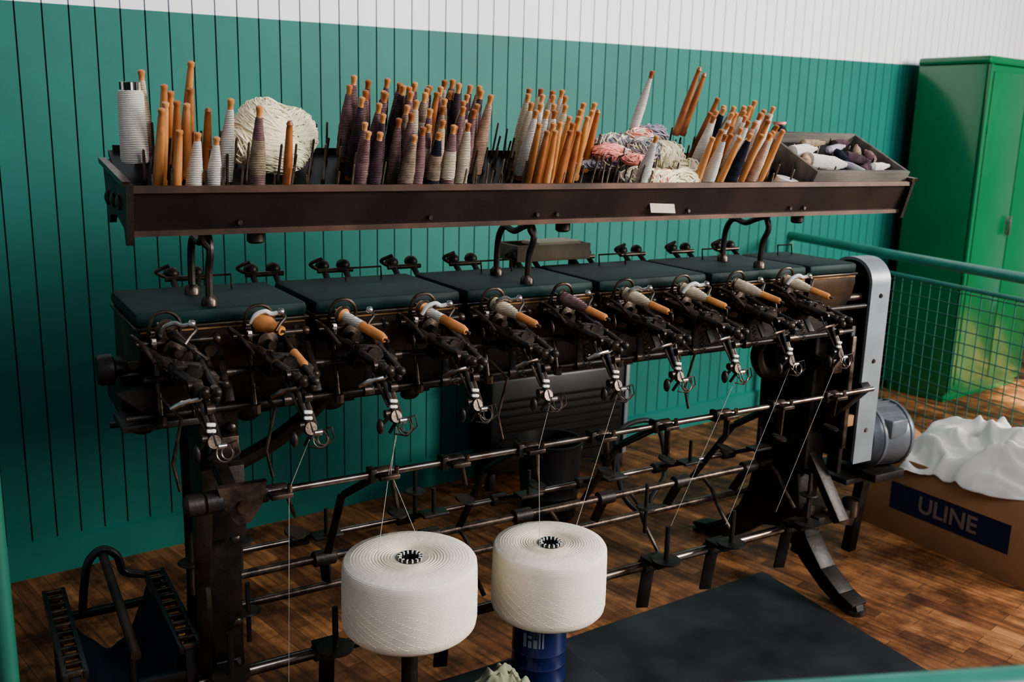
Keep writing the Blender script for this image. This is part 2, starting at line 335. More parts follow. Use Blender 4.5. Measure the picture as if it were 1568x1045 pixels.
for i,X in enumerate((0.78,1.10,1.42,1.74,2.06,2.38)):
    fit((X,2.40,0.475),1.1,'iron'); fit((X+.05,2.34,0.435),1.3,'iron'); b.bar((X,2.40,0.475),(X+.04,2.30,0.52),0.03,0.01,'iron'); b.box((X+.04,2.29,0.525),(0.08,0.05,0.01),'iron')
    b.bar((X+.05,2.34,.44),(X+.10,2.46,.30),.03,.012,'iron'); b.rod((X+.04,2.29,.525),(X+.04,2.29,.60),.006,'iron')
    b.spath([(X+.15,2.34,.435),(X+.16,2.30,.40),(X+.14,2.24,.36),(X+.15,2.18,.29)],.007,'iron2')
for i,X in enumerate((0.50,0.76,1.10,1.55,1.83,2.10,2.45)):
    fit((X,2.15,0.27),1.3,'iron'); b.box((X,2.11,0.30),(0.07,0.09,0.012),'iron'); b.lathe([(0.045,0),(0.045,0.006)],(X,2.07,0.315),(0,0,1),'iron',18)
    b.rod((X,2.07,0.32),(X,2.07,0.43),0.008,'iron',8)
    b.bar((X+.01,2.16,0.27),(X+.015,2.19,0.10),0.04,0.010,'iron')
for X in (0.42,0.70,0.95,1.2):
    b.ball((X,2.58,0.80),0.026,'iron',12,(1.3,0.4,0.8)); b.lathe([(0.016,-.02),(0.016,.02)],(X+.05,2.60,.81),(1,0,0),'iron',12)
for (X,Y,Z) in ((0.44,2.16,0.60),(0.60,2.33,0.55),(1.1,2.33,0.60),(2.42,2.05,0.45),(0.58,2.2,0.42),(1.78,2.12,.50)):
    b.lathe([(0.028,0),(0.032,.003),(0.028,0.007)],(X,Y,Z-.02),(0,0,1),'iron',16); b.rod((X,Y,Z-.1),(X,Y,Z+.06),0.006,'iron')
for X in (0.42,0.46):
    b.lathe([(0.018,-.022),(0.025,-.016),(0.025,.016),(0.018,.022)],(X,2.0,0.79),(1,0,0),'iron',16)
b.bar((0.44,2.0,0.78),(0.45,2.1,0.55),0.035,0.02,'iron'); b.bar((0.45,2.1,0.55),(0.47,2.15,0.28),0.03,0.02,'iron')
b.make('connecting_rods',mach)
# winding units
UX=[0.42,0.62,0.815,1.02,1.215,1.425,1.63,1.835,2.045,2.25]
yk=['cream','orange','orange','orange','cream','mauve','cream','cream','cream','cream']
def unit(i,X):
    u=B(); rnd=random.Random(i*13+1)
    j=lambda a: rnd.uniform(-a,a)
    O=V((X,2.09,1.13))
    P=lambda x,y,z: O+V((x,y,z))
    u.box(P(-.01,0,-.02),(0.075,0.04,0.06),'iron2')
    u.lathe([(0.010,0),(0.030,0.002),(0.030,0.012),(0.016,0.016),(0.016,0.028),(0.025,0.03),(0.025,0.038),(0.01,0.042),(0.01,0.06)],P(-.02,-.005,0.0),(0.15,-1,-.15),'iron2',18)
    for t in range(14):
        a=2*math.pi*t/14; u.box(P(-.058,-.035+.023*math.cos(a),.012+.023*math.sin(a)),(.008,.006,.006),'steel',Matrix.Rotation(a,3,'X'),0)
    u.lathe([(0.021,-.005),(0.021,.005)],P(-.058,-.035,.012),(1,0,0),'steel',14)
    u.rod(P(-.09,-.035,.012),P(.07,-.035,.012),.006,'iron2'); u.ball(P(.075,-.035,.012),.011,'iron2',10)
    s=P(-.035,-.03,.045); e=P(.014,-.175,.008); d=(e-s)
    k=yk[i]
    if i==1: e=P(0,-.10,.03); d=e-s
    u.rod(s-d*.12,s+d*1.08,.0035,'steel',8)
    L=d.length
    if i==0:
        u.lathe([(.010,L*.2),(.012,L*.3),(.006,L*.6),(.006,L*.8)],s,d,'iron2',14)
    elif i==1:
        u.lathe([(.012,0),(.021,.006),(.023,.02),(.018,.04),(.011,.055),(.010,L)],s,d,'orange',16)
        q=P(.012,-.13,-.01); u.lathe([(.006,0),(.010,.004),(.010,.05),(.006,.056)],q,(.25,-1,-.5),'orange',12)
    elif k=='orange':
        u.lathe([(.017,0),(.018,.012),(.0115,.02),(.0115,L*.45),(.012,L*.5),(.0115,L*.92),(.008,L)],s,d,['orange','orange','whitey','whitey','orange','orange'],14)
    else:
        u.lathe([(.012,0),(.017,.012),(.0175,L*.35),(.010,L*.62),(.0100,L*.64),(.0095,L*.97),(.007,L)],s,d,[k,k,k,'orange','orange','orange'],14)
    u.lathe([(.021,.0),(.023,.003),(.021,.006)],s+d*.05,d,'iron2',16)
    u.spath([s+V((.03,0,-.03)),s+V((.034,-.01,.01)),s+V((.012,-.015,.034)),s+V((-.02,-.01,.026)),s+V((-.03,0,-.02))],.004,'iron2',8)
    g=s+d*.30
    if i%3!=2:
        u.spath([g+V((-.026,.01,.0)),g+V((-.018,0,.020)),g+V((0,-.008,.028)),g+V((.014,-.012,.022)),g+V((.03,-.02,.026))],.005,'chrome' if i%2==0 else 'ceram',8)
    u.spath([g+V((.03,-.02,.026)),g+V((.038,-.03,.016)),g+V((.024,-.04,.004)),g+V((.01,-.05,-.01))],.004,'steel',8)
    u.ball(g+V((.032,-.02,.026)),.009,'chrome',10)
    for (ox,oz,r,k2,ln) in ((-.085,.005,.006,'iron2',.85),(-.075,-.012,.008,'iron',1.0),(-.045,-.022,.009,'iron2',1.05),(-.02,-.048,.007,'iron',.95),(.03,-.016,.007,'iron',1.12),(.055,-.038,.006,'iron2',.8),(.04,-.06,.008,'iron',1.0)):
        a=P(ox+j(.004),-.015,oz+.012); c=P(ox*.25+.012,-.225*ln,oz*.4-.052+.01)
        u.rod(a,c,r,k2,10); u.ball(c,r*1.45,k2,10)
        m_=a.lerp(c,.45+j(.15)); u.lathe([(r*1.5,-.012),(r*1.7,0),(r*1.5,.012)],m_,c-a,'iron2',12)
    u.coil(P(-.06,-.06,-.01),P(-.025,-.15,-.035),.009,.0018,9,'steel')
    u.box(P(-.012,-.13,-.03),(.06,.035,.022),'iron',basis((.15,-1,-.3)),.004)
    u.box(P(-.005,-.075,-.06),(.05,.05,.03),'iron',None,.006)
    u.box(P(.03,-.165,-.045),(.02,.03,.03),'iron2',basis((.15,-1,-.3)),.004)
    for q in range(5): u.lathe([(.005,0),(.005,.006)],P(-.03+q*.013,-.12-q*.012,-.012-q*.004),(0,0,1),'steel',6)
    u.lathe([(.017,0),(.019,.006),(.017,.012)],P(.0,-.155,-.035),(-.2,-.6,.6),'iron2',14)
    u.spath([P(-.060,-.205,-.085),P(-.035,-.222,-.070),P(-.005,-.225,-.064),P(.018,-.235,-.045)],[.0042,.0045,.005,.0055,.006,.0062]*3+[.006],'chrome' if i in (0,2,5) else 'steel',8)
    u.ball(P(.018,-.235,-.045),.009,'steel',10)
    a=P(-.012,-.20,-.045); c=P(.016,-.235,-.165)
    u.bar(a,c,.018,.010,'iron'); u.bar(a+V((.012,.004,0)),c+V((.010,.004,.01)),.006,.012,'iron2'); u.bar(a+V((-.016,.012,0)),c+V((-.014,.010,.03)),.005,.008,'iron2')
    u.lathe([(.013,-.014),(.013,.014)],a,(1,0,0),'iron2',14)
    mz=a.lerp(c,.62)
    for q in (0,.013): u.box(mz+V((.004,-.010,-q)),(.018,.009,.007),'ceram',Matrix.Rotation(.15,3,'Y'),.002)
    for q in (-.03,.03): u.lathe([(.010,-.008),(.010,.008)],mz+V((q*.2,-.004,q)),(1,0,0),'iron2',10)
    u.lathe([(.014,-.006),(.014,.006)],c+V((-.004,0,.01)),(.2,-1,.3),'iron2',14)
    u.lathe([(.007,-.008),(.007,.008)],c+V((.012,-.004,.0)),(1,0,0),'chrome',10)
    for (q,dx) in ((.016,.014),(.012,.020)):
        pts=[c+V((dx+q*math.cos(t),-.012+.3*q*math.sin(t),-.012+q*1.1*math.sin(t))) for t in [2*math.pi*w/14 for w in range(14)]]
        u.path(pts,.0015,'steel',6,True)
    u.path([c+V((.01,0,0)),c+V((.040,-.01,.01)),c+V((.045,-.012,-.015)),c+V((.02,-.01,-.035)),c+V((-.005,0,-.03))],.002,'iron2',6)
    u.path([c+V((.0,0,-.01)),c+V((.018,-.01,-.03)),c+V((.034,-.012,-.022)),c+V((.03,-.01,.006))],.002,'iron2',6)
    u.rod(c,c+V((-.012,.012,-.03)),.004,'iron'); 
    w=c+V((-.035,.01,-.012)); u.ball(w,.015,'iron',12,(.55,.7,1.2)); u.rod(w,c+V((-.01,.0,.02)),.004,'iron')
    u.rod(P(-.05,-.02,-.02),P(-.052,-.06,-.16),.006,'iron2'); u.lathe([(.012,0),(.012,.02)],P(-.052,-.06,-.16),(0,0,1),'iron2',8)
    u.bar(P(.03,-.03,-.05),P(.028,-.05,-.15),.018,.008,'iron'); u.lathe([(.015,-.012),(.015,.012)],P(.028,-.04,-.145),(1,0,0),'iron2',12)
    u.coil(P(.05,-.03,-.06),P(.045,-.07,-.15),.006,.0015,8,'steel')
    u.bar(P(.085,-.01,-.02),P(.075,-.10,-.075),.014,.010,'iron2'); u.rod(P(.075,-.10,-.075),P(.02,-.12,-.05),.005,'iron')
    u.ball(P(.075,-.10,-.075),.011,'iron2',10); u.bar(P(.10,0,-.07),P(.095,-.05,-.13),.02,.008,'iron'); u.lathe([(.012,-.02),(.012,.02)],P(.09,-.045,-.065),(1,0,0),'iron2',12)
    u.spath([P(-.09,-.02,.02),P(-.10,-.05,.035),P(-.085,-.085,.02),P(-.07,-.12,-.01)],.004,'iron2',8)
    if i in (0,1,4,7): u.path([P(-.05,-.06,-.1),P(-.02,-.10,-.14),P(-.04,-.09,-.24),P(-.03,-.10,-.30)],.004,'iron2',8)
    return u.make('winding_head_%d'%(i+1),mach)
for i,X in enumerate(UX): unit(i,X)
b=B()
for i,X in enumerate([x+.10 for x in UX]):
    for dx in (-.03,.03):
        b.ball((X+dx,2.47,1.225),.018,'iron',12,(1.1,1,1)); b.rod((X+dx,2.42,1.19),(X+dx,2.47,1.225),.008,'iron')
    b.rod((X-.05,2.45,1.215),(X+.05,2.45,1.215),.007,'iron2'); b.spath([(X-.05,2.46,1.22),(X-.07,2.45,1.235),(X-.04,2.44,1.25)],.005,'iron2')
    b.bar((X,2.42,1.16),(X+.01,2.58,1.03),.05,.03,'iron'); b.bar((X-.03,2.58,1.05),(X-.03,2.62,.86),.02,.012,'iron')
    b.ball((X-.03,2.62,.84),.022,'iron',10,(1.4,.6,.9))
b.make('rear_winding_heads',mach)
# guard and motor
b=B()
def arc(cy,cz,r,a0,a1,n): return [(cy+r*math.cos(math.radians(a0+(a1-a0)*t/n)),cz+r*math.sin(math.radians(a0+(a1-a0)*t/n))) for t in range(n+1)]
outer=[(2.10,0.48)]+[(2.10,1.12)]+arc(2.185,1.12,.085,180,90,8)[1:]+arc(2.20,1.12,.085,90,0,8)+[(2.285,0.48)]
n=len(outer)
X0,X1=2.69,2.785
vs=[(X0,p[0],p[1]) for p in outer]+[(X1,p[0],p[1]) for p in outer]
b.add(vs,[(i,i+1,n+i+1,n+i) for i in range(n-1)]+[(n-1,0,n,2*n-1)],'grey_paint')
b.add([(X0+.004,p[0],p[1]) for p in outer],[tuple(range(n))],'iron'); b.add([(X1-.002,p[0],p[1]) for p in outer],[tuple(range(n))],'grey_paint')
ctr=(2.19,0.8)
for i in range(n-1):
    p,q=outer[i],outer[i+1]
    f=lambda r:(ctr[0]+(r[0]-ctr[0])*.88,ctr[1]+(r[1]-ctr[1])*(.975))
    b.add([(X0,*p),(X0,*q),(X0,*f(q)),(X0,*f(p))],[(0,1,2,3)],'grey_paint')
for zz in (.60,.85,1.08): b.lathe([(.009,0),(.006,.005)],(2.74,2.10,zz),(0,-1,0),'steel',8)
b.rod((2.60,2.20,1.07),(2.74,2.20,1.07),.02,'iron2')
b.bar((2.64,2.14,.98),(2.64,2.14,.45),.05,.02,'iron'); b.box((2.66,2.12,.64),(.05,.02,.04),'card')
b.box((2.64,2.3,.85),(.05,.25,.5),'iron')
b.make('belt_guard',mach)
b=B()
c=V((2.82,2.20,.54))
b.lathe([(.03,0),(.06,.004),(.095,.014),(.108,.035),(.115,.045),(.115,.17),(.108,.178),(.100,.20),(.06,.215),(.02,.217)],c+V((-.02,0,0)),(1,-.15,0),'motor_grey',32)
b.rod(c+V((-.14,.02,0)),c,.014,'steel')
for t in range(6):
    a=t*math.pi/3+.3; b.lathe([(.012,0),(.012,.004)],c+V((-.004,.065*math.cos(a),.065*math.sin(a))),(-1,.2,0),'black',8)
for t in range(20):
    a=2*math.pi*t/20; p=c+V((.028,.1155*math.cos(a),.1155*math.sin(a))); b.rod(p,p+V((.12,-.018,0)),.0045,'motor_grey',6)
for q in (.03,.15): b.lathe([(.121,-.006),(.123,0),(.121,.006)],c+V((q,-.15*q,0)),(1,-.15,0),'motor_grey',32)
b.box(c+V((.07,-.01,-.135)),(.16,.20,.03),'iron'); b.box(c+V((.07,-.10,.05)),(.09,.06,.07),'motor_grey',bev=.01)
b.box((2.88,2.26,.385),(.30,.22,.02),'iron'); b.bar((2.66,2.30,.38),(3.02,2.30,.38),.05,.03,'iron')
b.bar((3.0,2.28,.38),(3.0,2.32,0),.04,.04,'iron'); b.bar((2.8,2.36,.38),(2.8,2.40,0),.04,.04,'iron')
b.make('drive_motor',mach)
b=B()
def thr(*p): b.path([V(q) for q in p],.0007,'whitey',5)
thr((0.80,1.90,.610),(0.86,1.965,.80),(0.835,1.855,.95)); thr((0.93,1.93,.610),(0.865,1.965,.80),(0.83,1.855,.95))
thr((1.27,1.93,.54),(1.28,1.965,.80),(1.235,1.855,.95)); thr((0.61,1.98,.30),(0.62,1.97,.8),(0.63,1.855,.95))
thr((1.45,2.05,.45),(1.44,1.855,.95)); thr((2.05,2.05,.4),(2.06,1.855,.96)); thr((1.84,2.07,.43),(1.85,1.855,.95)); thr((2.27,2.05,.4),(2.265,1.86,.96))
b.make('running_threads',mach)
# ---------------------------------------------------------------- bobbins on tray
b=B()
def bob(X,Y,kind='wood',L=.185,ax=None,k2=None,z=None,w=1.0):
    rr=random.uniform
    a=(AX+V((rr(-.05,.05),rr(-.06,.06)+.03,0))).normalized() if ax is None else V(ax).normalized()
    p=V((X,Y,trayZ(Y)+.004 if z is None else z))
    wd='wood' if random.random()<.7 else 'wooddk'
    if kind=='wood':
        b.lathe([(.0125*w,0),(.013*w,.012),(.0105*w,.016),(.011*w,.03),(.0100*w,L*.5),(.0072*w,L*.9),(.0062*w,L*.94),(.0078*w,L*.96),(.0075*w,L*.99),(.004,L)],p,a,wd,12)
    elif kind=='dark':
        b.lathe([(.0125,0),(.013,.012),(.0105,.016),(.010,L*.5),(.0072,L*.9),(.0062,L*.94),(.0078,L*.96),(.004,L)],p,a,'wooddk',12)
    else:
        s=rr(.86,1.08)*w
        # wound yarn with slight bulges
        prof=[(.012,0),(.0125,.010),(.0165*s,.013)]; ks=[wd,wd]
        nb=16
        for q in range(nb):
            t=q/(nb-1); base=.0178*s*(1-.08*t) if t<.45 else .0171*s+(.0078*s-.0171*s)*((t-.45)/.55)**1.15
            zz=.013+.002+(L*.87-.015)*t
            prof.append((base*(1+rr(-.035,.035)),zz)); ks.append(k2 if (k2 and .3<t<.75) else kind)
        prof+=[(.0062,L*.885),(.0062,L*.94),(.0076,L*.96),(.0072,L*.99),(.004,L)]
        ks+=[kind,wd,wd,wd,wd]
        b.lathe(prof,p,a,ks[:len(prof)-1],12)
bob(.405,2.26,'cream',.195); bob(.400,2.12,'wood',.19); bob(.415,2.15,'wood',.185); bob(.435,2.22,'wood'); bob(.452,2.17,'wood',.18); bob(.49,2.27,'wood',.22)
bob(.455,2.24,'wood',.165); bob(.475,2.18,'wood',.17); bob(.466,2.095,'whitey',.15,w=.9); bob(.508,2.095,'whitey',.143,w=.9); bob(.515,2.17,'dark',.165); bob(.49,2.22,'wood',.18)
bob(.548,2.15,'whitey',.20); bob(.605,2.10,'mauve',.21,k2='taupe'); bob(.672,2.10,'dark',.18); bob(.43,2.09,'wood',.16)
rows=[2.09,2.13,2.17,2.21,2.25,2.285]
for ri,Y in enumerate(rows):
    xs0=.835+(Y-2.1)*.22; xs1=1.10+(Y-2.1)*.9; xx=xs0+(ri%2)*.018
    while xx<xs1:
        t=(xx-xs0)/(xs1-xs0); q=random.random()
        if t<.35: k='mauve' if q<.85 else 'purple'
        elif t<.7: k='cream' if q<.3 else ('wood' if q<.38 else ('mauve' if q<.82 else ('peach' if q<.92 else 'taupe')))
        else: k='navy' if q<.12 else ('purple' if q<.38 else ('taupe' if q<.55 else ('mauve' if q<.8 else 'cream')))
        if ri==0: k=['mauve','purple','cream','taupe','mauve','navy','mauve','cream'][int(t*7.99)]
        lo,hi=(.160,.19) if ri<2 else (.182,.205)
        if random.random()>.1: bob(xx+random.uniform(-.004,.004),Y+random.uniform(-.006,.006),k,random.uniform(lo,hi),k2=random.choice([None,None,'cream','taupe']) if t>.4 else None)
        xx+=.0375
bob(1.19,2.18,'peach',.22,w=1.15); bob(1.15,2.24,'purple',.215,w=1.2); bob(1.20,2.25,'taupe',.205)
for Y,xa,n in ((2.17,1.32,3),(2.21,1.335,4),(2.25,1.36,4),(2.285,1.38,4)):
    for q in range(n): bob(xa+q*.036,Y,'whitey' if random.random()<.5 else 'cream',.19)
for Y,xa,n in ((2.09,1.315,4),(2.13,1.32,4),(2.17,1.43,3),(2.21,1.49,3),(2.25,1.53,2)):
    for q in range(n): bob(xa+q*.034,Y,'wood' if random.random()<.7 else 'dark',.178)
bob(1.66,2.10,'whitey',.17,(.05,-.42,1)); bob(1.76,2.26,'whitey',.185,(0.10,-.32,1),z=1.60,w=.9)
bob(1.93,2.27,'dark',.21,(0.05,-.42,1),z=1.60); bob(1.965,2.28,'dark',.195,(0.05,-.42,1),z=1.60)
for ri,Y in enumerate(rows):
    xs0=1.86+(Y-2.1)*.75; xs1=2.14+(Y-2.1)*.6; xx=xs0+(ri%2)*.018
    while xx<xs1:
        q=random.random(); k='whitey' if q<.38 else ('cream' if q<.6 else ('wood' if q<.86 else ('navy' if q<.9 else 'peach')))
        if random.random()>.10: bob(xx,Y,k,random.uniform(.17,.20),(AX+V((.05+random.uniform(-.05,.05),-.06+random.uniform(-.05,.05),0))),w=1.08)
        xx+=.041
b.make('wooden_yarn_bobbins')
b=B(); p=V((.372,2.19,1.512)); a=V((-.02,-.06,1))
b.lathe([(.027,0),(.029,.01),(.0265,.14),(.0245,.148),(.016,.150)],p,a,'whitey',28,False)
b.lathe([(.014,.0),(.018,.145),(.0185,.166),(.016,.166),(.014,.14)],p,a,['black']*4,24,False)
for t in range(12):
    an=2*math.pi*t/12; R=basis(a); b.box(p+R@V((.0195*math.cos(an),.0195*math.sin(an),.158)),(.003,.004,.016),'ceram' if t%2 else 'black',R@Matrix.Rotation(an,3,'Z'),0)
b.make('white_thread_tube')
def yarnball(b,c,r,keys,n=90,sc=(1,1,1),th=.004,rough=.12,core=None,bias=None,bj=.4,wv=22):
    b.ball(c,r*.9,core or keys[0],16,sc)
    for i in range(n):
        ax=V((random.gauss(0,1),random.gauss(0,1),random.gauss(0,1)))
        ax=(V(bias)+ax*bj).normalized() if bias else ax.normalized()
        R=basis(ax); k=random.choice(keys)
        off=random.uniform(-.9,.9)*r if bias else random.uniform(-.45,.45)*r; rad=math.sqrt(r*r-off*off)*random.uniform(.95,1.03); ph=random.uniform(0,6.28); am=random.uniform(0,rough)
        pts=[]
        for w in range(wv):
            t=2*math.pi*w/wv; q=rad*(1+am*math.sin(3*t+ph)*.5)
            v=R@V((q*math.cos(t),q*math.sin(t),off+am*r*math.cos(2*t+ph))); pts.append(V(c)+V((v.x*sc[0],v.y*sc[1],v.z*sc[2])))
        b.path(pts,th*random.uniform(.6,1.2),k,4,True)
b=B()
yarnball(b,(.665,2.225,1.585),.070,['fluff'],260,(1.0,.75,1.0),.0016,.10,bias=(.5,-.3,.9),bj=.22)
yarnball(b,(.725,2.23,1.575),.064,['fluff'],240,(1.0,.75,1.0),.0016,.10,bias=(-.5,-.2,.9),bj=.22)
yarnball(b,(.625,2.22,1.555),.048,['fluff'],150,(1.0,.8,1.0),.0016,.15,bias=(.9,0,.4),bj=.25)
yarnball(b,(.685,2.19,1.535),.052,['fluff'],150,(1.35,.6,.9),.0016,.15,bias=(.2,0,1),bj=.2)
b.make('cream_wool_skein')
b=B()
for (c,r,ks,sc) in (((1.64,2.20,1.535),.050,['pink','grey','grey','fluff'],(1.2,.9,.6)),((1.68,2.12,1.480),.044,['fluff','fluff','grey'],(1.2,.9,.6)),((1.74,2.18,1.545),.050,['grey','fluff','grey'],(1,.9,.8)),
    ((1.81,2.18,1.535),.056,['fluff'],(1.1,.9,.8)),((1.74,2.09,1.470),.045,['fluff','fluff','fluff','pink'],(1.2,.7,.7)),((1.81,2.09,1.47),.046,['fluff'],(1.3,.7,.7)),
    ((1.82,2.25,1.595),.040,['grey','grey','grey'],(1.3,.9,.7)),((1.69,2.25,1.57),.044,['grey','grey','fluff'],(1.3,.9,.6)),((1.77,2.24,1.59),.036,['pink','pink','fluff'],(1.2,.9,.6)),((1.59,2.21,1.515),.038,['grey'],(1.3,.8,.5)),((1.61,2.17,1.55),.030,['pink'],(1.5,.9,.6)),((1.67,2.13,1.53),.024,['pink'],(1.5,.9,.5)),((1.85,2.12,1.49),.042,['fluff'],(1.1,.7,.9))):
    bi=V((random.gauss(0,1),random.gauss(0,1),random.gauss(0,1))).normalized()
    yarnball(b,c,r,ks,100,sc,.0024,.35,bias=bi,bj=.3)
b.make('tangled_yarn_pile')
tl=math.degrees(math.atan(SL))
b=B(); tilt=Matrix.Rotation(math.radians(tl),3,'X'); oc=V((2.49,2.165,1.492))
def TB(c,s,k='greywood'): b.box(oc+tilt@V(c),s,k,tilt,.003)
TB((0,0,-.005),(.41,.25,.012)); TB((0,-.125,.035),(.43,.014,.085)); TB((0,.125,.035),(.43,.014,.085)); TB((-.208,0,.035),(.014,.25,.085)); TB((.208,0,.035),(.014,.25,.085)); TB((0,0,.025),(.40,.24,.04),'iron')
for (x0,y0,l,k,r,an) in ((-.12,.03,.15,'whitey',.022,.2),(-.08,-.05,.17,'whitey',.024,-.2),(-.15,-.02,.12,'peach',.017,.7),(.05,.05,.12,'grey',.014,.3),(.08,-.02,.10,'purple',.018,-.4),(.13,.03,.11,'taupe',.015,.8),(.14,-.07,.1,'whitey',.014,.1),(.02,.0,.1,'navy',.017,1.2),(.10,.08,.1,'purple',.017,.2),(-.03,.08,.12,'taupe',.014,.1),(.16,.0,.08,'mauve',.017,1.1),(.06,-.08,.1,'purple',.015,.5),(.0,-.08,.09,'grey',.015,1.9)):
    d=tilt@V((math.cos(an),math.sin(an),0)); p=oc+tilt@V((x0,y0,.062))-d*l/2
    b.lathe([(.006,0),(r,.01),(r*.95,l*.6),(.006,l*.95),(.006,l)],p,d,k,14)
b.lathe([(.005,0),(.02,.004),(.026,.02),(.018,.035),(.004,.04)],V((2.37,2.275,1.60)),(0,0,1),'navy',16)
b.lathe([(.005,0),(.02,.004),(.022,.012)],V((2.37,2.275,1.637)),(0,0,1),'pink',16)
b.make('wooden_parts_box')
b=B(); b.lathe([(.015,0),(.038,.003),(.040,.012),(.036,.035),(.022,.037),(.02,.03)],(2.215,2.085,1.445),(.1,-.3,1),'ceram',24); b.make('masking_tape_roll')
b=B(); c=V((1.62,2.50,1.215))
for dx,dy,sx,sy in ((0,-.06,.27,.01),(0,.06,.27,.01),(-.13,0,.01,.12),(.13,0,.01,.12)): b.box(c+V((dx,dy,.02)),(sx,sy,.05),'cratewood',None,.002)
b.box(c,(.26,.12,.01),'cratewood'); b.box(c+V((.03,0,.045)),(.17,.09,.012),'tape',Matrix.Rotation(.1,3,'Z')); b.rod(c+V((-.11,0,-.2)),c+V((-.11,0,0)),.012,'iron'); b.rod(c+V((.11,0,-.2)),c+V((.11,0,0)),.012,'iron')
b.make('small_wooden_crate')
# ---------------------------------------------------------------- cones, can, platform
def cone(name,x,y,z0,r,h,kk='cone'):
    b=B()
    prof=[(r*.45,-.004),(r*.93,0),(r*.985,.010),(r*1.0,.025),(r*1.0,h*.6),(r*.995,h*.85),(r*.985,h*.95),(r*.955,h*.99),(r*.6,h),(r*.24,h*.985),(.028,h*.97)]
    ks=[kk]*(len(prof)-1)
    b.lathe(prof,(0,0,0),(0,0,1),ks,72,False)
    b.lathe([(.028,h*.97),(.030,h+.004),(.026,h+.004),(.022,h-.02),(.018,h-.05),(.001,h-.05)],(0,0,0),(0,0,1),'black',32,False)
    for t in range(14):
        a=2*math.pi*t/14; b.box((.026*math.cos(a),.026*math.sin(a),h+.001),(.008,.004,.008),'ceram',Matrix.Rotation(a,3,'Z'),.001)
    for q in range(44):
        ph=q*2*math.pi/44+random.uniform(-.08,.08); dr=1 if q%2 else -1
        pts=[]
        for w in range(17):
            t=w/16; an=ph+dr*t*1.9; zz=.02+t*(h-.04); rr=(r*1.0 if t<.6 else r*(1-.01*(t-.6)/.4))-.0001; pts.append((rr*math.cos(an),rr*math.sin(an),zz))
        b.path(pts,.0006,kk,4)
    for q in range(14):
        rr=r*(.28+.045*q); b.path([(rr*math.cos(t),rr*math.sin(t),h*(1.0 if rr<r*.6 else 1-.01*(rr/r-.6)/.345)-.0004) for t in [2*math.pi*w/40 for w in range(40)]],.0009,kk,4,True)
    o=b.make(name,sharp=60); o.location=(x,y,z0); return o
cone('yarn_cone',.885,1.90,.436,.161,.172); cone('yarn_cone',1.316,1.95,.348,.153,.186)
cx_=1.292
b=B(); b.lathe([(.07,0),(.076,.003),(.076,.008),(.073,.012),(.073,.05),(.0745,.053),(.073,.056),(.073,.09),(.0745,.093),(.073,.096),(.073,.175),(.077,.18),(.077,.188),(.07,.192)],(cx_,1.95,.151),(0,0,1),'blue',40)
for a0,a1,z0,z1 in ((-2.75,-2.62,.12,.16),(-2.56,-2.42,.12,.14),(-2.56,-2.42,.147,.155),(-2.36,-2.22,.12,.145),(-2.16,-2.10,.12,.165),(-2.04,-1.98,.12,.165)):
    vs=[];n=5
    for t in range(n+1):
        a=a0+(a1-a0)*t/n; 
        for zz in (z0,z1): vs.append((cx_+.0739*math.cos(a),1.95+.0739*math.sin(a),.151+zz))
    b.add(vs,[(2*t,2*t+2,2*t+3,2*t+1) for t in range(n)],'canwhite')
b.make('coffee_can')
b=B(); b.box((1.12,1.88,.075),(.66,.36,.15),'rubber',bev=.01); b.make('low_black_platform')
b=B(); b.lathe([(.10,0),(.105,.01),(.03,.02),(.02,.03),(.02,.25),(.09,.262),(.11,.27),(.11,.280)],(.885,1.90,.151),(0,0,1),'iron',28); b.make('cone_stand')
def cloth(name,cx,cy,sx,sy,base,peak,key,seed,n=60,amp=.06,rot=0,power=2.0,fr=1.0,side=0):
    vs=[];fs=[]
    for i in range(n+1):
        for j in range(n+1):
            u=i/n*2-1; v=j/n*2-1; rr=min(1,(abs(u)**4+abs(v)**4)**(1/4))
            q=V((u*1.2*fr,v*1.2*fr,seed)); wq=q+V((noise.noise(q*1.3),noise.noise(q*1.3+V((5,3,1))),0))*.7
            ridge=(1-abs(noise.noise(wq*1.2))*2.2)**2*.55+(1-abs(noise.noise(wq*2.3+V((3,1,2))))*2)**2*.22+(1-abs(noise.noise(wq*4.6+V((1,7,2))))*2)**2*.06
            z=base+peak*(1-rr**power)+amp*ridge*(1-.55*rr**4)+side*v*-1
            wx=.06*noise.noise(V((u*2,v*2,seed+9)));wy=.06*noise.noise(V((u*2,v*2,seed+19)))
            x=u*sx*(1+wx*2); y=v*sy*(1+wy*2); c,s=math.cos(rot),math.sin(rot)
            vs.append((cx+x*c-y*s,cy+x*s+y*c,z))
    for i in range(n):
        for j in range(n): a=i*(n+1)+j; fs.append((a,a+n+1,a+n+2,a+1))
    b=B(); b.add(vs,fs,key); o=b.make(name,sharp=180)
    s=o.modifiers.new('thick','SOLIDIFY'); s.thickness=.004
    s=o.modifiers.new('sub','SUBSURF'); s.levels=1; s.render_levels=1
    return o
cloth('cleaning_rag',1.085,1.81,.12,.095,.157,.11,'rag',3.3,50,amp=.07,rot=.2,fr=1.5)
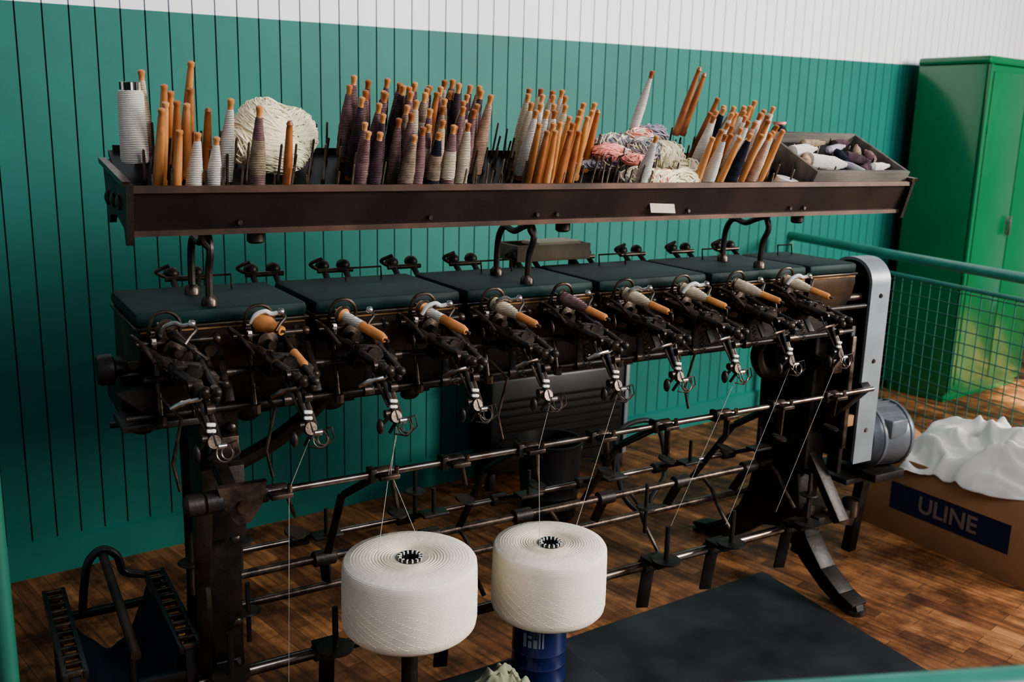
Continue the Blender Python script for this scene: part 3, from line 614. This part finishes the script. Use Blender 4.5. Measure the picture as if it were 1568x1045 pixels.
# ---------------------------------------------------------------- bucket, heater, hose
b=B(); b.lathe([(.11,0),(.115,.005),(.118,.05),(.121,.055),(.119,.06),(.122,.10),(.125,.105),(.123,.11),(.126,.15),(.129,.155),(.127,.16),(.132,.32),(.138,.325),(.138,.335),(.130,.335),(.126,.30),(.112,.02),(.001,.02)],(2.13,3.18,0),(0,0,1),'black',36,False)
b.path([(2.13+.138*math.cos(t),3.18-.12*math.sin(t),.33-.05*math.sin(t)) for t in [math.pi*w/16 for w in range(17)]],.003,'steel',6); b.make('black_bucket')
b=B(); hx=2.40; hy=3.58
b.box((hx,hy,.30),(.76,.17,.44),'black',bev=.012); b.box((hx,hy,.535),(.79,.19,.03),'iron',bev=.006)
for q in range(9): b.box((hx,hy-.088,.14+q*.035),(.66,.008,.012),'black',Matrix.Rotation(.5,3,'X'),.001)
for q in (-.36,.36): b.box((hx+q,hy-.05,.04),(.03,.05,.08),'iron'); b.box((hx+q,hy+.05,.04),(.03,.05,.08),'iron')
b.box((hx+.365,hy-.09,.30),(.02,.01,.44),'grey_paint',bev=.001)
b.make('black_floor_heater')
b=B(); b.spath([(2.45,2.95,.02),(2.38,3.0,.12),(2.5,3.2,.30),(2.75,3.25,.30),(2.7,3.1,.12),(2.55,3.0,.02),(2.9,2.95,.02),(3.2,2.95,.02)],.012,'black',10); b.make('black_hose')
# ---------------------------------------------------------------- tote lower-left
b=B()
for sx in (-.125,.13):
    x0=.30+sx
    for dx in (-.022,.022): b.bar((x0+dx,2.16,.36),(x0+dx,2.62,.36),.012,.022,'black')
    for t in range(12): yy=2.17+t*.040; b.bar((x0-.022,yy,.365),(x0+.022,yy,.365),.012,.012,'iron2')
    for yy in (2.18,2.60): b.bar((x0,yy,0),(x0,yy,.355),.025,.025,'black')
b.bar((.17,2.18,.29),(.43,2.18,.29),.02,.02,'black'); b.bar((.17,2.60,.29),(.43,2.60,.29),.02,.02,'black')
b.spath([(.24,2.60,.30),(.25,2.60,.38),(.265,2.60,.44),(.30,2.60,.465),(.335,2.60,.44),(.35,2.60,.39),(.40,2.60,.37)],.011,'black',10)
b.rod((.30,2.60,.45),(.30,2.12,.40),.012,'rod_brown',12); b.rod((.30,2.18,.40),(.30,2.18,.29),.010,'black')
vs=[];n=20;fs=[]
for i in range(n+1):
    for j in range(n+1):
        u=i/n;v=j/n; vs.append((.195+.21*u,2.19+.40*v,.345-.16*math.sin(math.pi*u)**.7+.02*noise.noise(V((u*5,v*5,1)))))
for i in range(n):
    for j in range(n): a=i*(n+1)+j; fs.append((a,a+n+1,a+n+2,a+1))
b.add(vs,fs,'bluefab'); b.make('canvas_sling_tote')
# ---------------------------------------------------------------- cabinet
cab=empty('metal_storage_cabinet')
b=B(); a=math.atan(.098); R=Matrix.Rotation(a,3,'Z'); c0=V((5.30,3.50,0))
def CB(cx,cy,cz,sx,sy,sz,k='cabinet',bev=.006): b.box(c0+R@V((cx,cy,cz)),(sx,sy,sz),k,R,bev)
CB(.46,.225,1.05,.92,.43,2.0); CB(.46,.22,2.075,.93,.45,.045,bev=.012); CB(.46,.225,.04,.90,.40,.08)
CB(.02,-.004,1.06,.035,.02,1.98)
CB(.255,-.002,1.06,.405,.02,1.90); CB(.685,-.002,1.06,.435,.02,1.90); CB(.42,-.03,1.1,.015,.03,.12,'chrome')
for zz in (.4,1.7): CB(.045,-.012,zz,.016,.012,.08,'cabinet',.003)
o=b.make('cabinet_body',cab)
# ---------------------------------------------------------------- cardboard box + cloth
b=B(); X0,X1,Y0,Y1,H=3.30,3.66,1.76,2.50,.33
b.box((X0,(Y0+Y1)/2,H/2),(.008,Y1-Y0,H),'card',bev=.001); b.box((X1,(Y0+Y1)/2,H/2),(.008,Y1-Y0,H),'card',bev=.001)
b.box(((X0+X1)/2,Y0,H/2),(X1-X0,.008,H),'card',bev=.001); b.box(((X0+X1)/2,Y1,H/2),(X1-X0,.008,H),'card',bev=.001); b.box(((X0+X1)/2,(Y0+Y1)/2,.006),(X1-X0,Y1-Y0,.01),'card',bev=.001)
b.box(((X0+X1)/2,Y1+.05,H+.02),(X1-X0-.02,.12,.005),'card',Matrix.Rotation(math.radians(20),3,'X'),.001)
b.box((X0-.0045,2.11,.165),(.001,.52,.115),'navyprint',bev=0)
bx=b.make('cardboard_box')
cu=bpy.data.curves.new('box_lettering','FONT'); cu.body='ULINE'; cu.size=.095; cu.extrude=.0004; cu.align_x='CENTER'; cu.align_y='CENTER'; cu.offset=.002
t=bpy.data.objects.new('box_lettering',cu); bpy.context.scene.collection.objects.link(t); t.parent=bx; t.location=(X0-.0056,2.11,.165); t.rotation_euler=(math.radians(90),0,math.radians(-90)); cu.materials.append(M['greyprint'])
cloth('white_cotton_sheet',3.475,2.07,.19,.38,.28,.17,'cloth',7.7,90,amp=.15,power=2.8,fr=.9,side=.06)
# ---------------------------------------------------------------- railing
b=B()
path=[(4.12,3.8,1.06),(4.05,3.45,1.06),(3.93,2.9,1.06),(3.80,2.2,1.06),(3.70,1.5,1.06),(3.6,.3,1.06),(3.45,-.35,1.06),(3.2,-.49,1.055),(2.6,-.26,1.053),(1.5,.236,1.05),(.93,.486,1.042),(.4,.718,1.033),(-.1,.93,1.025)]
b.spath(path,.024,'rail',16,5)
mp=[(4.05,3.45),(3.93,2.9),(3.80,2.2),(3.70,1.5),(3.6,.3)]
for (p,q) in zip(mp[:-1],mp[1:]):
    p=V((*p,0));q=V((*q,0)); d=q-p; L=d.length; n=int(L/.055)
    b.rod(p+V((0,0,.97)),q+V((0,0,.97)),.011,'rail'); b.rod(p+V((0,0,.12)),q+V((0,0,.12)),.011,'rail')
    for i in range(n): x_=p+d*(i/n); b.rod(x_+V((0,0,.12)),x_+V((0,0,.97)),.0026,'wire',5)
    for i in range(15): zz=.12+.055*(i+1); b.rod(p+V((.004,0,zz)),q+V((.004,0,zz)),.0026,'wire',5)
for p in ((2.6,-.26),(-.1,.93),(3.6,.3)): b.rod((*p,0),(*p,1.03),.022,'rail')
b.rod((4.12,3.8,0),(4.12,3.8,1.06),.022,'rail')
b.rod((.035,1.88,0),(.035,1.88,1.06),.020,'wire',16); b.path([(.035,1.88,1.055),(-.1,.93,1.025)],.020,'wire',12)
b.make('pipe_guard_railing')
# ---------------------------------------------------------------- camera
F=1457/1568*36
az=math.radians(58.8); p=math.radians(12.5); ro=math.radians(1.54)
fh=V((math.cos(az),math.sin(az),0)); r=V((math.sin(az),-math.cos(az),0))
f=fh*math.cos(p)-V((0,0,1))*math.sin(p); u=fh*math.sin(p)+V((0,0,1))*math.cos(p)
Rc=r*math.cos(ro)+u*math.sin(ro); Uc=-r*math.sin(ro)+u*math.cos(ro)
cam=bpy.data.cameras.new('camera'); co=bpy.data.objects.new('camera',cam); bpy.context.scene.collection.objects.link(co)
mw=Matrix((( Rc.x,Uc.x,-f.x,0),(Rc.y,Uc.y,-f.y,0),(Rc.z,Uc.z,-f.z,1.6),(0,0,0,1))); co.matrix_world=mw
cam.lens=F; cam.sensor_width=36; cam.clip_start=.02; bpy.context.scene.camera=co
cam.dof.use_dof=True; cam.dof.focus_distance=2.35; cam.dof.aperture_fstop=4.0
# ---------------------------------------------------------------- light
w=bpy.data.worlds.new('world'); bpy.context.scene.world=w; w.use_nodes=True
w.node_tree.nodes['Background'].inputs[0].default_value=(.80,.88,1,1); w.node_tree.nodes['Background'].inputs[1].default_value=.30
def area(name,loc,tgt,size,sy,e,col):
    l=bpy.data.lights.new(name,'AREA'); l.shape='RECTANGLE'; l.size=size; l.size_y=sy; l.energy=e; l.color=col
    o=bpy.data.objects.new(name,l); bpy.context.scene.collection.objects.link(o); o.location=loc; o.rotation_euler=(V(tgt)-V(loc)).to_track_quat('-Z','Y').to_euler()
area('window_light_right',(6.3,-1.6,2.7),(2.1,2.4,1.2),1.6,1.4,480,(1,.95,.87))
area('fill_light_high',(2.4,-1.8,3.7),(2.6,3.6,1.9),2.2,1.3,135,(.96,.97,1))  # added soft fill from the camera side for machine fronts and wall, no actual window
def spot(name,loc,tgt,e,ang,col,rad=.05):
    l=bpy.data.lights.new(name,'SPOT'); l.energy=e; l.spot_size=math.radians(ang); l.spot_blend=.35; l.color=col; l.shadow_soft_size=rad
    o=bpy.data.objects.new(name,l); bpy.context.scene.collection.objects.link(o); o.location=loc; o.rotation_euler=(V(tgt)-V(loc)).to_track_quat('-Z','Y').to_euler()
spot('sunbeam_on_floor',(7.6,.2,4.2),(6.35,2.75,0),6000,17,(1,.92,.72))
bpy.context.scene.view_settings.look='AgX - Medium High Contrast'
